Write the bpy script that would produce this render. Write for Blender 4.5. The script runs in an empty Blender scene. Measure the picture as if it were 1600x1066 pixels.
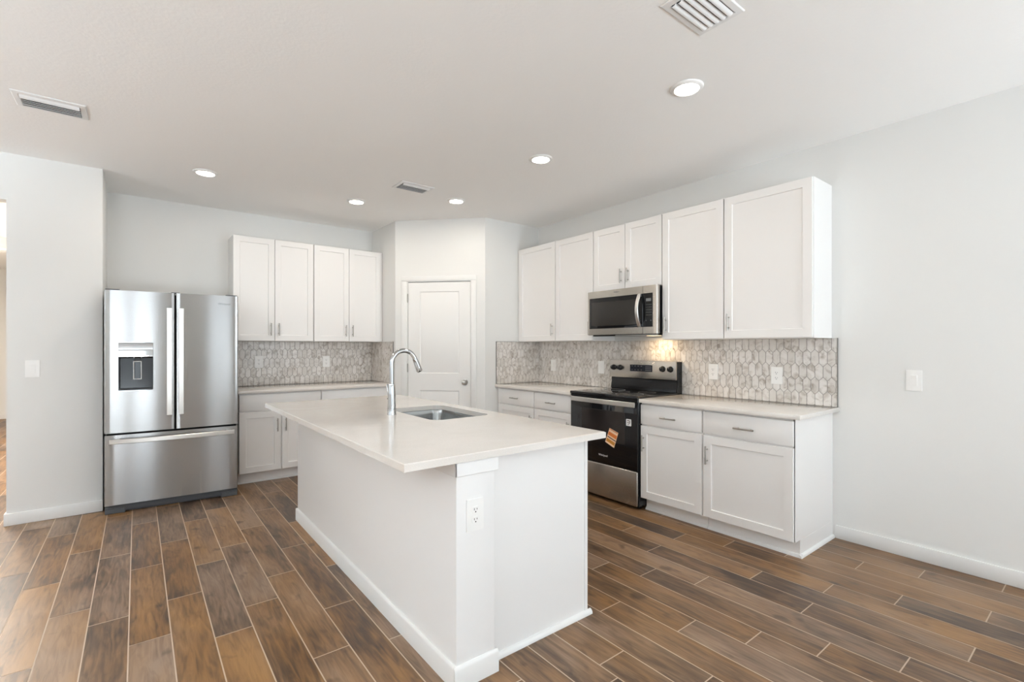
import bpy, bmesh, math, random
from mathutils import Vector, Matrix
random.seed(7)
SC = bpy.context.scene
COL = SC.collection
PI = math.pi

# ------------------------------------------------------------------ camera
CAM_H = 1.3144
cd = bpy.data.cameras.new('camera')
cd.sensor_width = 36.0
cd.lens = 36.0 * 752.16 / 1600.0
cd.shift_y = 9.52 / 1600.0
cd.clip_start = 0.05
cam = bpy.data.objects.new('camera', cd)
COL.objects.link(cam)
cam.location = (0, 0, CAM_H)
cam.rotation_euler = (PI / 2, 0, -math.radians(37.921))
SC.camera = cam

# ------------------------------------------------------------------ view, world, daylight, fill lights
SC.view_settings.view_transform = 'Standard'
SC.view_settings.look = 'None'
SC.view_settings.exposure = 0.17
SC.view_settings.gamma = 1.0
SC.view_settings.use_curve_mapping = False
SC.cycles.max_bounces = 14
SC.cycles.diffuse_bounces = 9
SC.cycles.glossy_bounces = 6
SC.cycles.caustics_reflective = False
SC.cycles.caustics_refractive = False
SC.cycles.sample_clamp_indirect = 6.0

w = bpy.data.worlds.new('sky')
SC.world = w
w.use_nodes = True
w.node_tree.nodes['Background'].inputs['Color'].default_value = (0.80, 0.90, 1.0, 1)
w.node_tree.nodes['Background'].inputs['Strength'].default_value = 0.6


def area(name, loc, rot, sx, sy, power, color, spread=PI):
    l = bpy.data.lights.new(name, 'AREA')
    l.shape = 'RECTANGLE'
    l.size, l.size_y = sx, sy
    l.energy = power
    l.color = color
    l.spread = spread
    o = bpy.data.objects.new(name, l)
    COL.objects.link(o)
    o.location = loc
    o.rotation_euler = rot
    return o


DAY = (0.83, 0.93, 1.0)
REAR = -3.2
# glass doors and windows of the living room behind the camera (daylight comes in through them; the last is added to brighten the right side)
OPEN_REAR = [(-2.10, -0.72, 0.03, 2.30), (0.68, 1.40, 0.85, 2.30), (2.35, 3.40, 0.03, 2.30)]
for i, (x0, x1, z0, z1) in enumerate(OPEN_REAR):
    area('window_daylight', ((x0 + x1) / 2, REAR - 0.06, (z0 + z1) / 2), (PI / 2, 0, 0), x1 - x0 - .1, z1 - z0 - .1,
         (9.5, 12, 16)[i] * (x1 - x0) * (z1 - z0), DAY)
WEST = -4.6
OPEN_WEST = [(-1.6, 0.2, 0.85, 2.30), (1.4, 3.2, 0.85, 2.30)]  # unseen openings and lamps added to bring fill light from the left
for i, (y0, y1, z0, z1) in enumerate(OPEN_WEST):
    area('window_daylight', (WEST - 0.06, (y0 + y1) / 2, (z0 + z1) / 2), (PI / 2, 0, -PI / 2), y1 - y0 - .1, z1 - z0 - .1,
         3 * (y1 - y0) * (z1 - z0), DAY)
# added uplights on the ground outside the openings, to brighten the ceiling
area('patio_daylight', (0, REAR - 2.0, .02), (PI, 0, 0), 9, 3.5, 2500, DAY)
area('lawn_daylight', (WEST - 1.75, 1, .02), (PI, 0, 0), 3, 8, 7000, DAY)
area('hall_daylight', (-1.7, 8.0, 2.60), (0, 0, 0), .6, 3.0, 190, (1.0, .92, .82))  # unseen warm ceiling lamp added to light the hall


# ------------------------------------------------------------------ materials
def mat(name, color=(.8, .8, .8), rough=.5, metal=0.0, spec=.5, emit=None, estr=0, coat=0, aniso=0, tangent=None):
    m = bpy.data.materials.new(name)
    m.use_nodes = True
    b = m.node_tree.nodes['Principled BSDF']
    b.inputs['Base Color'].default_value = (*color, 1)
    b.inputs['Roughness'].default_value = rough
    b.inputs['Metallic'].default_value = metal
    b.inputs['Specular IOR Level'].default_value = spec
    b.inputs['Coat Weight'].default_value = coat
    if emit:
        b.inputs['Emission Color'].default_value = (*emit, 1)
        b.inputs['Emission Strength'].default_value = estr
    if aniso:
        b.inputs['Anisotropic'].default_value = aniso
        c = m.node_tree.nodes.new('ShaderNodeCombineXYZ')
        for k in range(3):
            c.inputs[k].default_value = tangent[k]
        m.node_tree.links.new(c.outputs[0], b.inputs['Tangent'])
    return m


def N(m, typ, **kw):
    n = m.node_tree.nodes.new(typ)
    for k, v in kw.items():
        setattr(n, k, v)
    return n


def link(m, a, b):
    m.node_tree.links.new(a, b)


def bsdf(m):
    return m.node_tree.nodes['Principled BSDF']


def add_bump(m, scale, strength, dist=.002, detail=3.0, stretch=None):
    tc = N(m, 'ShaderNodeTexCoord')
    src = tc.outputs['Object']
    if stretch:
        mp = N(m, 'ShaderNodeMapping')
        mp.inputs['Scale'].default_value = stretch
        link(m, src, mp.inputs[0])
        src = mp.outputs[0]
    n = N(m, 'ShaderNodeTexNoise')
    n.inputs['Scale'].default_value = scale
    n.inputs['Detail'].default_value = detail
    link(m, src, n.inputs['Vector'])
    b = N(m, 'ShaderNodeBump')
    b.inputs['Strength'].default_value = strength
    b.inputs['Distance'].default_value = dist
    link(m, n.outputs['Fac'], b.inputs['Height'])
    link(m, b.outputs[0], bsdf(m).inputs['Normal'])
    return n


def ramp(m, stops):
    r = N(m, 'ShaderNodeValToRGB')
    e = r.color_ramp.elements
    while len(e) < len(stops):
        e.new(.5)
    for k, (p, c) in enumerate(stops):
        e[k].position = p
        e[k].color = (*c, 1)
    return r


def math_node(m, op, a, b):
    n = N(m, 'ShaderNodeMath', operation=op)
    for i, v in enumerate((a, b)):
        if hasattr(v, 'links'):
            link(m, v, n.inputs[i])
        else:
            n.inputs[i].default_value = v
    return n.outputs[0]


def mix_col(m, fac, a, b, blend='MIX'):
    n = N(m, 'ShaderNodeMix', data_type='RGBA', blend_type=blend)
    if hasattr(fac, 'links'):
        link(m, fac, n.inputs[0])
    else:
        n.inputs[0].default_value = fac
    for idx, v in ((6, a), (7, b)):
        if hasattr(v, 'links'):
            link(m, v, n.inputs[idx])
        else:
            n.inputs[idx].default_value = (*v, 1)
    return n.outputs[2]


WALL = mat('wall_paint', (.755, .755, .74), .65)
add_bump(WALL, 90, .12, .002)
CEIL = mat('ceiling_paint', (.90, .895, .885), .8)
add_bump(CEIL, 55, .35, .003, 4)
TRIM = mat('white_trim_paint', (.775, .775, .765), .4)
CAB = mat('white_cabinet_paint', (.82, .81, .80), .38)
ISL = mat('island_paint', (.82, .815, .81), .45)
DOORM = mat('white_door_paint', (.82, .815, .80), .42)
PLASTIC = mat('white_plastic', (.86, .855, .84), .3)
PLASTIC_DARK = mat('socket_slot', (.03, .03, .03), .6)
NICKEL = mat('brushed_nickel', (.42, .40, .37), .32, 1.0)
CHROME = mat('chrome', (.50, .51, .52), .06, 1.0)
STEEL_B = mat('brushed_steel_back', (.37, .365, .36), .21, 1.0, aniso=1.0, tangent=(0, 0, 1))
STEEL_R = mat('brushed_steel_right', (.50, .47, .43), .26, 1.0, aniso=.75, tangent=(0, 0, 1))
STEEL_H = mat('satin_steel_handle', (.72, .71, .69), .28, 1.0)
SINKM = mat('sink_steel', (.27, .27, .265), .20, 1.0)
BLACKG = mat('black_glass', (.006, .006, .007), .04, 0, .5)
BLACKW = mat('oven_window_glass', (.022, .018, .017), .05, 0, .5)
BLACKP = mat('black_enamel', (.008, .008, .009), .14, 0, .35)
DARKGREY = mat('dark_grey_plastic', (.06, .062, .068), .5)
GREYSIDE = mat('fridge_side_grey', (.10, .10, .105), .5)
GAP = mat('gasket_black', (.01, .01, .01), .8)
SCREEN = mat('control_screen', (.02, .022, .03), .1)
MARK_W = mat('white_print', (.75, .75, .75), .5)
MARK_G = mat('grey_print', (.16, .165, .17), .5)
MARK_S = mat('soft_grey_print', (.30, .30, .31), .4)
ORANGE = mat('orange_print', (.62, .17, .03), .5)
ORANGE2 = mat('deep_orange_print', (.50, .20, .02), .5)
CREAM = mat('cream_card', (.80, .58, .40), .5)
INK = mat('dark_print', (.10, .06, .05), .5)
LAMP = mat('led_diffuser', (1, 1, 1), .5, emit=(1.0, .93, .82), estr=30)
HOODLAMP = mat('cooktop_lamp_lens', (1, .9, .75), .5, emit=(1.0, .72, .40), estr=3)
VENTW = mat('white_register_metal', (.80, .80, .80), .4)
VENTD = mat('duct_dark', (.10, .10, .10), .8)
EDGE = mat('grey_tile_trim', (.22, .21, .20), .4, .6)

# quartz worktops: warm white with faint speckle and soft veins
QUARTZ = mat('quartz', (.80, .76, .71), .09, coat=.0)
tc = N(QUARTZ, 'ShaderNodeTexCoord')
n1 = N(QUARTZ, 'ShaderNodeTexNoise')
n1.inputs['Scale'].default_value = 3.5
n1.inputs['Detail'].default_value = 6
n1.inputs['Distortion'].default_value = 1.2
link(QUARTZ, tc.outputs['Object'], n1.inputs['Vector'])
r1 = ramp(QUARTZ, [(.30, (.79, .755, .712)), (.70, (.75, .71, .665))])
link(QUARTZ, n1.outputs['Fac'], r1.inputs[0])
n2 = N(QUARTZ, 'ShaderNodeTexNoise')
n2.inputs['Scale'].default_value = 320
link(QUARTZ, tc.outputs['Object'], n2.inputs['Vector'])
r2 = ramp(QUARTZ, [(.45, (.93, .93, .93)), (.6, (1, 1, 1))])
link(QUARTZ, n2.outputs['Fac'], r2.inputs[0])
link(QUARTZ, mix_col(QUARTZ, 1.0, r1.outputs[0], r2.outputs[0], 'MULTIPLY'), bsdf(QUARTZ).inputs['Base Color'])

# wood-look plank tile: each plank carries its own random triple in the colour attribute "plank"
FLOORM = mat('wood_look_plank_tile', (.3, .2, .1), .36)
at = N(FLOORM, 'ShaderNodeAttribute', attribute_name='plank')
sep = N(FLOORM, 'ShaderNodeSeparateColor')
link(FLOORM, at.outputs['Color'], sep.inputs[0])
tc = N(FLOORM, 'ShaderNodeTexCoord')
off = N(FLOORM, 'ShaderNodeVectorMath', operation='MULTIPLY_ADD')
link(FLOORM, at.outputs['Color'], off.inputs[0])
off.inputs[1].default_value = (37, 53, 71)
link(FLOORM, tc.outputs['Object'], off.inputs[2])


def wood_noise(scale_xyz, scale, detail, dist):
    mp = N(FLOORM, 'ShaderNodeMapping')
    mp.inputs['Scale'].default_value = scale_xyz
    link(FLOORM, off.outputs[0], mp.inputs[0])
    n = N(FLOORM, 'ShaderNodeTexNoise')
    n.inputs['Scale'].default_value = scale
    n.inputs['Detail'].default_value = detail
    n.inputs['Distortion'].default_value = dist
    link(FLOORM, mp.outputs[0], n.inputs['Vector'])
    return n.outputs['Fac']


cloud = wood_noise((1.0, .40, 1), 4.5, 2, .3)           # broad tone patches along a board
cloud2 = wood_noise((1.2, .30, 1.7), 6.5, 3, .5)        # patches of warmer and greyer wood
grain = wood_noise((1.0, .06, 1), 95, 4, .4)            # long fine grain
figure = wood_noise((1.0, .13, 1), 30, 5, 1.6)          # wavy figure
knots = wood_noise((1.0, .60, 1.3), 11, 2, .2)
t = math_node(FLOORM, 'ADD', math_node(FLOORM, 'MULTIPLY', cloud, .50), math_node(FLOORM, 'MULTIPLY', figure, .42))
t = math_node(FLOORM, 'ADD', t, math_node(FLOORM, 'MULTIPLY', grain, .20))
t = math_node(FLOORM, 'ADD', t, math_node(FLOORM, 'SUBTRACT', math_node(FLOORM, 'MULTIPLY', sep.outputs[0], .17), .06))
rw = ramp(FLOORM, [(.40, (.050, .026, .013)), (.50, (.110, .053, .019)), (.60, (.200, .098, .031)), (.74, (.290, .150, .052))])
link(FLOORM, t, rw.inputs[0])
rw2 = ramp(FLOORM, [(.40, (.045, .028, .019)), (.50, (.100, .062, .038)), (.60, (.180, .115, .074)), (.74, (.270, .185, .128))])
link(FLOORM, t, rw2.inputs[0])
hue = ramp(FLOORM, [(.30, (0, 0, 0)), (.72, (1, 1, 1))])
link(FLOORM, math_node(FLOORM, 'ADD', math_node(FLOORM, 'MULTIPLY', cloud2, .60), math_node(FLOORM, 'MULTIPLY', sep.outputs[1], .42)), hue.inputs[0])
wood = mix_col(FLOORM, hue.outputs[0], rw.outputs[0], rw2.outputs[0])
kr = ramp(FLOORM, [(.26, (.30, .26, .24)), (.36, (1, 1, 1))])
link(FLOORM, knots, kr.inputs[0])
wood = mix_col(FLOORM, .7, wood, kr.outputs[0], 'MULTIPLY')
link(FLOORM, wood, bsdf(FLOORM).inputs['Base Color'])
bp = N(FLOORM, 'ShaderNodeBump')
bp.inputs['Strength'].default_value = .12
bp.inputs['Distance'].default_value = .001
link(FLOORM, grain, bp.inputs['Height'])
link(FLOORM, bp.outputs[0], bsdf(FLOORM).inputs['Normal'])
GROUT_F = mat('floor_grout', (.56, .45, .35), .8)

# marble picket tile; each tile carries its own random triple in the colour attribute "tile"
MARBLE = mat('marble_picket_tile', (.6, .57, .53), .22)
at = N(MARBLE, 'ShaderNodeAttribute', attribute_name='tile')
sp = N(MARBLE, 'ShaderNodeSeparateColor')
link(MARBLE, at.outputs['Color'], sp.inputs[0])
tc = N(MARBLE, 'ShaderNodeTexCoord')
off2 = N(MARBLE, 'ShaderNodeVectorMath', operation='MULTIPLY_ADD')
link(MARBLE, at.outputs['Color'], off2.inputs[0])
off2.inputs[1].default_value = (31, 47, 23)
link(MARBLE, tc.outputs['Object'], off2.inputs[2])
v1 = N(MARBLE, 'ShaderNodeTexNoise')
v1.inputs['Scale'].default_value = 13
v1.inputs['Detail'].default_value = 5
v1.inputs['Distortion'].default_value = 1.6
link(MARBLE, off2.outputs[0], v1.inputs['Vector'])
rv = ramp(MARBLE, [(.30, (.42, .375, .335)), (.40, (.60, .56, .525)), (.52, (.745, .715, .685)), (.78, (.79, .765, .74))])
link(MARBLE, v1.outputs['Fac'], rv.inputs[0])
tone = ramp(MARBLE, [(0, (.84, .83, .81)), (1, (1.0, 1.0, 1.0))])
link(MARBLE, sp.outputs[1], tone.inputs[0])
link(MARBLE, mix_col(MARBLE, 1.0, rv.outputs[0], tone.outputs[0], 'MULTIPLY'), bsdf(MARBLE).inputs['Base Color'])
GROUT_T = mat('tile_grout', (.20, .18, .165), .8)


# ------------------------------------------------------------------ mesh builder
class MB:
    """Collects shapes; build() links them as one mesh object."""

    def __init__(self, T=None):
        self.bm = bmesh.new()
        self.T = T or Matrix.Identity(4)
        self.mats = []
        self.cur = 0

    def use(self, m):
        if m not in self.mats:
            self.mats.append(m)
        self.cur = self.mats.index(m)
        return self

    def _fin(self, verts, faces, local=None):
        M = self.T @ local if local is not None else self.T
        for v in verts:
            v.co = M @ v.co
        for f in faces:
            f.material_index = self.cur

    def box(self, x0, x1, y0, y1, z0, z1, bev=0, seg=1, edges=None, local=None):
        bm = self.bm
        old = set(bm.faces)
        vs = [bm.verts.new((x, y, z)) for x in (x0, x1) for y in (y0, y1) for z in (z0, z1)]
        q = [(0, 1, 3, 2), (4, 6, 7, 5), (0, 4, 5, 1), (2, 3, 7, 6), (0, 2, 6, 4), (1, 5, 7, 3)]
        fs = [bm.faces.new([vs[i] for i in f]) for f in q]
        if bev > 0:
            es = list({e for f in fs for e in f.edges})
            if edges:
                es = [e for e in es if edges((e.verts[0].co + e.verts[1].co) / 2, (e.verts[1].co - e.verts[0].co).normalized())]
            bmesh.ops.bevel(bm, geom=es, offset=bev, segments=seg, affect='EDGES', profile=.5)
        fs = [f for f in bm.faces if f not in old]
        self._fin({v for f in fs for v in f.verts}, fs, local)
        return self

    def prism(self, poly, h0, h1, axis='z', bev=0, local=None):
        """poly: list of 2D points, extruded h0..h1 along the axis."""
        bm = self.bm
        old = set(bm.faces)

        def P(p, h):
            return {'z': (p[0], p[1], h), 'y': (p[0], h, p[1]), 'x': (h, p[0], p[1])}[axis]
        a = [bm.verts.new(P(p, h0)) for p in poly]
        b = [bm.verts.new(P(p, h1)) for p in poly]
        n = len(poly)
        fs = [bm.faces.new(a), bm.faces.new(b[::-1])]
        for i in range(n):
            fs.append(bm.faces.new((a[i], b[i], b[(i + 1) % n], a[(i + 1) % n])))
        if bev > 0:
            bmesh.ops.bevel(bm, geom=list(fs[1].edges), offset=bev, segments=2, affect='EDGES')
        fs = [f for f in bm.faces if f not in old]
        self._fin({v for f in fs for v in f.verts}, fs, local)
        return self

    def rings(self, rings, close=True, cap0=True, cap1=True, local=None):
        bm = self.bm
        R = [[bm.verts.new(p) for p in r] for r in rings]
        fs = []
        n = len(R[0])
        for a, b in zip(R, R[1:]):
            for i in range(n if close else n - 1):
                fs.append(bm.faces.new((a[i], a[(i + 1) % n], b[(i + 1) % n], b[i])))
        if cap0:
            fs.append(bm.faces.new(R[0][::-1]))
        if cap1:
            fs.append(bm.faces.new(R[-1]))
        self._fin([v for r in R for v in r], fs, local)
        return self

    def lathe(self, prof, seg=32, local=None, cap0=True, cap1=True):
        rings = [[(r * math.cos(2 * PI * k / seg), r * math.sin(2 * PI * k / seg), z) for k in range(seg)] for r, z in prof]
        return self.rings(rings, True, cap0, cap1, local)

    def tube(self, pts, r, seg=16, flat=1.0, local=None, up=None):
        P = [Vector(p) for p in pts]
        rr = r if isinstance(r, (list, tuple)) else [r] * len(P)
        rings = []
        prev = None
        for i, p in enumerate(P):
            d = (P[min(i + 1, len(P) - 1)] - P[max(i - 1, 0)]).normalized()
            ref = Vector(up) if up else (prev if prev is not None else (Vector((0, 0, 1)) if abs(d.z) < .9 else Vector((1, 0, 0))))
            u = (ref - d * ref.dot(d)).normalized()
            prev = u
            v = d.cross(u)
            rings.append([p + u * (rr[i] * math.cos(2 * PI * k / seg)) + v * (rr[i] * flat * math.sin(2 * PI * k / seg)) for k in range(seg)])
        return self.rings(rings, True, True, True, local)

    def bar(self, pts, w_, t_, wdir):
        """flat rectangular bar swept along pts; w_ wide along wdir, t_ thick."""
        P = [Vector(p) for p in pts]
        W = Vector(wdir)
        rings = []
        for i, p in enumerate(P):
            d = (P[min(i + 1, len(P) - 1)] - P[max(i - 1, 0)]).normalized()
            t = d.cross(W).normalized()
            c = .25 * t_
            a, b = w_ / 2, t_ / 2
            rings.append([p + W * x + t * y for x, y in ((-a, -b + c), (-a + c, -b), (a - c, -b), (a, -b + c), (a, b - c), (a - c, b), (-a + c, b), (-a, b - c))])
        return self.rings(rings)

    def build(self, name, m=None, parent=None, smooth=35, local=False):
        bm = self.bm
        bmesh.ops.recalc_face_normals(bm, faces=bm.faces[:])
        me = bpy.data.meshes.new(name)
        bm.to_mesh(me)
        bm.free()
        for mm in (self.mats or [m]):
            me.materials.append(mm)
        if smooth:
            for p in me.polygons:
                p.use_smooth = True
            me.set_sharp_from_angle(angle=math.radians(smooth))
        o = bpy.data.objects.new(name, me)
        COL.objects.link(o)
        if parent is not None:
            root = parent
            while root.parent is not None:
                root = root.parent
            if not local:
                me.transform(root.matrix_basis.inverted())
            o.parent = parent
        return o


def frame(o, u, n):
    """local x = along the wall to the viewer's right, local y = out of the wall, local z = up."""
    u, n = Vector(u).normalized(), Vector(n).normalized()
    M = Matrix.Identity(4)
    for i in range(3):
        M[i][0], M[i][1], M[i][2], M[i][3] = u[i], n[i], (0, 0, 1)[i], o[i]
    return M


def thing(name, label, cat, loc, group=None, rotz=0):
    o = bpy.data.objects.new(name, None)
    o.empty_display_size = .1
    COL.objects.link(o)
    o.location = loc
    o.rotation_euler = (0, 0, rotz)
    o.matrix_basis = Matrix.Translation(loc) @ Matrix.Rotation(rotz, 4, 'Z')
    o['label'] = label
    o['category'] = cat
    if group:
        o['group'] = group
    return o


def tag(o, label, cat, group=None):
    o['label'] = label
    o['category'] = cat
    if group:
        o['group'] = group
    return o


def struct(o, label=None):
    o['kind'] = 'structure'
    if label:
        o['label'] = label
    return o


def sub(o, label):
    o['label'] = label
    return o


def rrect(x0, x1, y0, y1, r, seg=6):
    pts = []
    for cx, cy, a0 in ((x1 - r, y1 - r, 0), (x0 + r, y1 - r, 90), (x0 + r, y0 + r, 180), (x1 - r, y0 + r, 270)):
        for k in range(seg + 1):
            a = math.radians(a0 + 90 * k / seg)
            pts.append((cx + r * math.cos(a), cy + r * math.sin(a)))
    return pts


def text_mesh(name, body, size, T, m, parent, ext=.0004, align='CENTER', local=False):
    cu = bpy.data.curves.new(name, 'FONT')
    cu.body = body
    cu.size = size
    cu.extrude = ext
    cu.align_x = align
    cu.align_y = 'CENTER'
    tmp = bpy.data.objects.new(name + '_source', cu)
    COL.objects.link(tmp)
    bpy.context.view_layer.update()
    dg = bpy.context.evaluated_depsgraph_get()
    me = bpy.data.meshes.new_from_object(tmp.evaluated_get(dg))
    bpy.data.objects.remove(tmp)
    bpy.data.curves.remove(cu)
    me.name = name
    me.materials.clear()
    me.materials.append(m)
    # text lies in local x/z, facing local +y
    me.transform(T @ Matrix(((1, 0, 0, 0), (0, 0, 1, 0), (0, 1, 0, 0), (0, 0, 0, 1))))
    o = bpy.data.objects.new(name, me)
    COL.objects.link(o)
    root = parent
    while root.parent is not None:
        root = root.parent
    if not local:
        me.transform(root.matrix_basis.inverted())
    o.parent = parent
    return o


# ------------------------------------------------------------------ the room
H = 2.743
XR, YB = 3.804, 5.783
XA, YA, XC, YC = 2.307, 5.111, 3.026, 4.365
XL, YL, XO = -0.216, 5.070, -0.757
HALL_Y = 12.66
BB = .09           # baseboard height
CT = .901          # worktop height
CB = .8715         # underside of worktop
UB = 1.376         # underside of wall cabinets
UT = 2.435         # top of wall cabinets

# floor: grout bed plus individual planks in one mesh
bm = bmesh.new()
lay = bm.loops.layers.float_color.new('plank')
X0, X1, Y0, Y1 = WEST - .1, XR + .1, REAR - .1, HALL_Y + .1


def quad(z, a, b, c, d, col, mi, top=True):
    vs = [bm.verts.new((x, y, z)) for x, y in ((a, c), (b, c), (b, d), (a, d))]
    f = bm.faces.new(vs)
    f.material_index = mi
    for lp in f.loops:
        lp[lay] = col
    return f


quad(-.0012, X0, X1, Y0, Y1, (0, 0, 0, 1), 1)
quad(-.06, X0, X1, Y0, Y1, (0, 0, 0, 1), 1)
PX, PY, PITCH, LEN, GR = -.030, 0, .1538, .909, .0026
PHASE = {-4: 3.95, -3: 3.673, -2: 3.212, -1: 3.009, 0: 2.702, 1: 3.067, 2: 2.540, 3: 2.747, 4: 3.024, 5: 3.392, 10: 1.347,
         12: 1.618, 13: 1.284, 14: 1.046, 15: .818, 16: .572, 17: .999, 18: 1.324, 19: 1.009, 20: .739, 21: .423, 22: 1.0,
         23: .741, 24: .422}
for i in range(int((X0 - PX) / PITCH) - 1, int((X1 - PX) / PITCH) + 2):
    a, b = max(PX + i * PITCH + GR, X0), min(PX + (i + 1) * PITCH - GR, X1)
    if b - a < .01:
        continue
    ph = PHASE.get(i, (i * .341) % LEN)
    y = ph - LEN * (int((ph - Y0) / LEN) + 1)
    while y < Y1:
        c, d = max(y + GR, Y0), min(y + LEN - GR, Y1)
        if d - c > .01:
            quad(0, a, b, c, d, (random.random(), random.random(), random.random(), 1), 0)
        y += LEN
me = bpy.data.meshes.new('floor')
bm.to_mesh(me)
bm.free()
me.materials.append(FLOORM)
me.materials.append(GROUT_F)
fl = bpy.data.objects.new('floor', me)
COL.objects.link(fl)
struct(fl, 'brown wood-look plank tile floor with pale grout lines')

struct(MB().box(X0, X1, Y0, Y1, H, H + .12).build('ceiling', CEIL), 'white textured ceiling')
struct(MB().box(XR, XR + .1, REAR - .1, YC + .1, 0, H).build('wall_right', WALL))
struct(MB().box(XL - .001, XA + .1, YB, YB + .1, 0, H).build('wall_back', WALL))
struct(MB().box(XO, XL, YL, YB + .1, 0, H, .006, 2, lambda c, d: abs(d.z) > .9 and c.y < YL + .01 and c.x > XL - .02).build('wall_left', WALL))
struct(MB().box(-2.2, XO, YL, YL + .12, 2.398, H).build('wall_left_header', WALL))
struct(MB().box(WEST - .1, -2.2, YL, YL + .12, 0, H).build('wall_far_left', WALL))
# hall beyond the opening
struct(MB().box(-2.75, -.5, HALL_Y, HALL_Y + .1, 0, H).build('wall_hall_end', WALL))
struct(MB().box(-2.85, -2.75, YL + .12, HALL_Y + .1, 0, H).build('wall_hall_left', WALL))
struct(MB().box(-.6, -.5, YB + .1, HALL_Y, 0, H).build('wall_hall_right', WALL))
struct(MB().box(-2.75, -.6, 9.0, 9.25, 2.58, H).build('trim_1', WALL), 'dropped soffit across the hall ceiling')
struct(MB().box(-2.75, -.6, HALL_Y - .013, HALL_Y, 0, BB, .003).build('baseboard_hall', TRIM))

# diagonal pantry wall with its door opening
DL = math.hypot(XC - XA, YC - YA)
U = Vector((XC - XA, YC - YA, 0)) / DL
NN = Vector((U.y, -U.x, 0))
TD = frame((XA, YA, 0), U, NN)
S0, S1, DT = .148, .872, 2.046        # rough opening
wp = MB(TD)
wp.prism([(0, 0), (S0 - .012, 0), (S0 - .012, -.1), (.055, -.1)], 0, H)
wp.prism([(S1 + .012, 0), (DL, 0), (DL - .055, -.1), (S1 + .012, -.1)], 0, H)
wp.box(S0 - .012, S1 + .012, -.1, 0, DT + .012, H)
struct(wp.build('wall_pantry', WALL))
q_ = TD @ Vector((.055, -.1, 0))
struct(MB().prism([(XA, YB), (XA, YA), (q_.x, q_.y), (q_.x, YB)], 0, H).build('wall_pantry_side', WALL))
q_ = TD @ Vector((DL - .055, -.1, 0))
struct(MB().prism([(XC, YC), (XR, YC), (XR, q_.y), (q_.x, q_.y)], 0, H).build('wall_pantry_return', WALL))
struct(MB().box(XA, XR + .1, YB, YB + .1, 0, H).build('wall_pantry_back', WALL))
struct(MB().box(XR, XR + .1, YC + .1, YB, 0, H).build('wall_pantry_right', WALL))

door = thing('door_1', 'white two-panel pantry door in the angled corner wall', 'door', TD @ Vector(((S0 + S1) / 2, 0, 0)))
door['kind'] = 'structure'
jm = MB(TD)
jm.box(S0 - .012, S0, -.1, .002, 0, DT + .012).box(S1, S1 + .012, -.1, .002, 0, DT + .012).box(S0, S1, -.1, .002, DT, DT + .012)
jm.build('jamb', TRIM, door)
cs = MB(TD)
for a, b in ((S0 - .072, S0 - .008), (S1 + .008, S1 + .066)):
    cs.box(a, b, 0, .010, 0, DT + .008, .004, 2)
cs.box(S0 - .072, S1 + .066, 0, .010, DT + .008, DT + .066, .004, 2)
cs.build('casing', TRIM, door)
sl = MB(TD)
g = .004
sa, sb, sz = S0 + g, S1 - g, DT - .006


def panel_field(mb, x0, x1, z0, z1, yf, holes):
    """front skin of a slab with moulded raised panels, as one closed body."""
    xs = [x0] + [v for h in holes[:1] for v in h[:2]] + [x1]
    hx0, hx1 = holes[0][0], holes[0][1]
    zs = [z0]
    for h in sorted(holes, key=lambda q: q[2]):
        zs += [h[2], h[3]]
    zs.append(z1)
    # stiles and rails
    mb.box(x0, hx0, yf - .035, yf, z0, z1)
    mb.box(hx1, x1, yf - .035, yf, z0, z1)
    for k in range(0, len(zs), 2):
        mb.box(hx0, hx1, yf - .035, yf, zs[k], zs[k + 1])
    for h in holes:
        a, b, c, d = h[0], h[1], h[2], h[3]
        steps = [(0, 0), (.006, -.0055), (.014, -.008), (.024, -.006), (.034, -.0035)]
        mb.rings([[(a + s, yf + t, c + s), (b - s, yf + t, c + s), (b - s, yf + t, d - s), (a + s, yf + t, d - s)] for s, t in steps],
                 True, False, True)


panel_field(sl, sa, sb, .012, sz, -.004, [(sa + .133, sb - .128, .22, .829), (sa + .133, sb - .128, 1.02, 1.938)])
slab = sl.build('slab', DOORM, door, 25)
kn = MB(TD)
KM = Matrix.Translation((S1 - .064, -.004, .924)) @ Matrix.Rotation(-PI / 2, 4, 'X')
kn.lathe([(.033, 0), (.033, .004), (.028, .009), (.012, .011), (.011, .030), (.020, .034), (.027, .043), (.0275, .054), (.022, .062), (.010, .066)], 28, KM)
sub(kn.build('knob', NICKEL, door), 'satin nickel round knob')
for z in (.24, 1.08, 1.865):
    hg = MB(TD)
    hg.tube([(S0 + .001, .006, z - .045), (S0 + .001, .006, z + .045)], .0065, 12)
    hg.tube([(S0 + .001, .006, z - .052), (S0 + .001, .006, z + .052)], .004, 10)
    hg.box(S0 - .009, S0 + .004, -.003, .0045, z - .045, z + .045)
    sub(hg.build('hinge', NICKEL, door), 'nickel butt hinge')

# baseboards
struct(MB().box(XR - .013, XR, REAR, 1.247, 0, BB, .004, 2).build('baseboard_right', TRIM))
bl = MB().box(XO - .013, XL, YL - .013, YL, 0, BB, .004, 2)
bl.box(XO - .013, XO, YL, YB + .1, 0, BB, .004, 2)
struct(bl.build('baseboard_left', TRIM))
struct(MB().box(WEST, -2.2, YL - .013, YL, 0, BB, .004, 2).build('baseboard_far_left', TRIM))


# living-room walls behind the camera, with their windows and the added openings
def wall_with_openings(name, T, length, opens):
    mb = MB(T)
    x = 0
    for a, b, c, d in sorted(opens):
        mb.box(x, a, 0, .1, 0, H)
        if c > .05:
            mb.box(a, b, 0, .1, 0, c)
        mb.box(a, b, 0, .1, d, H)
        x = b
    mb.box(x, length, 0, .1, 0, H)
    return struct(mb.build(name, WALL))


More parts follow.
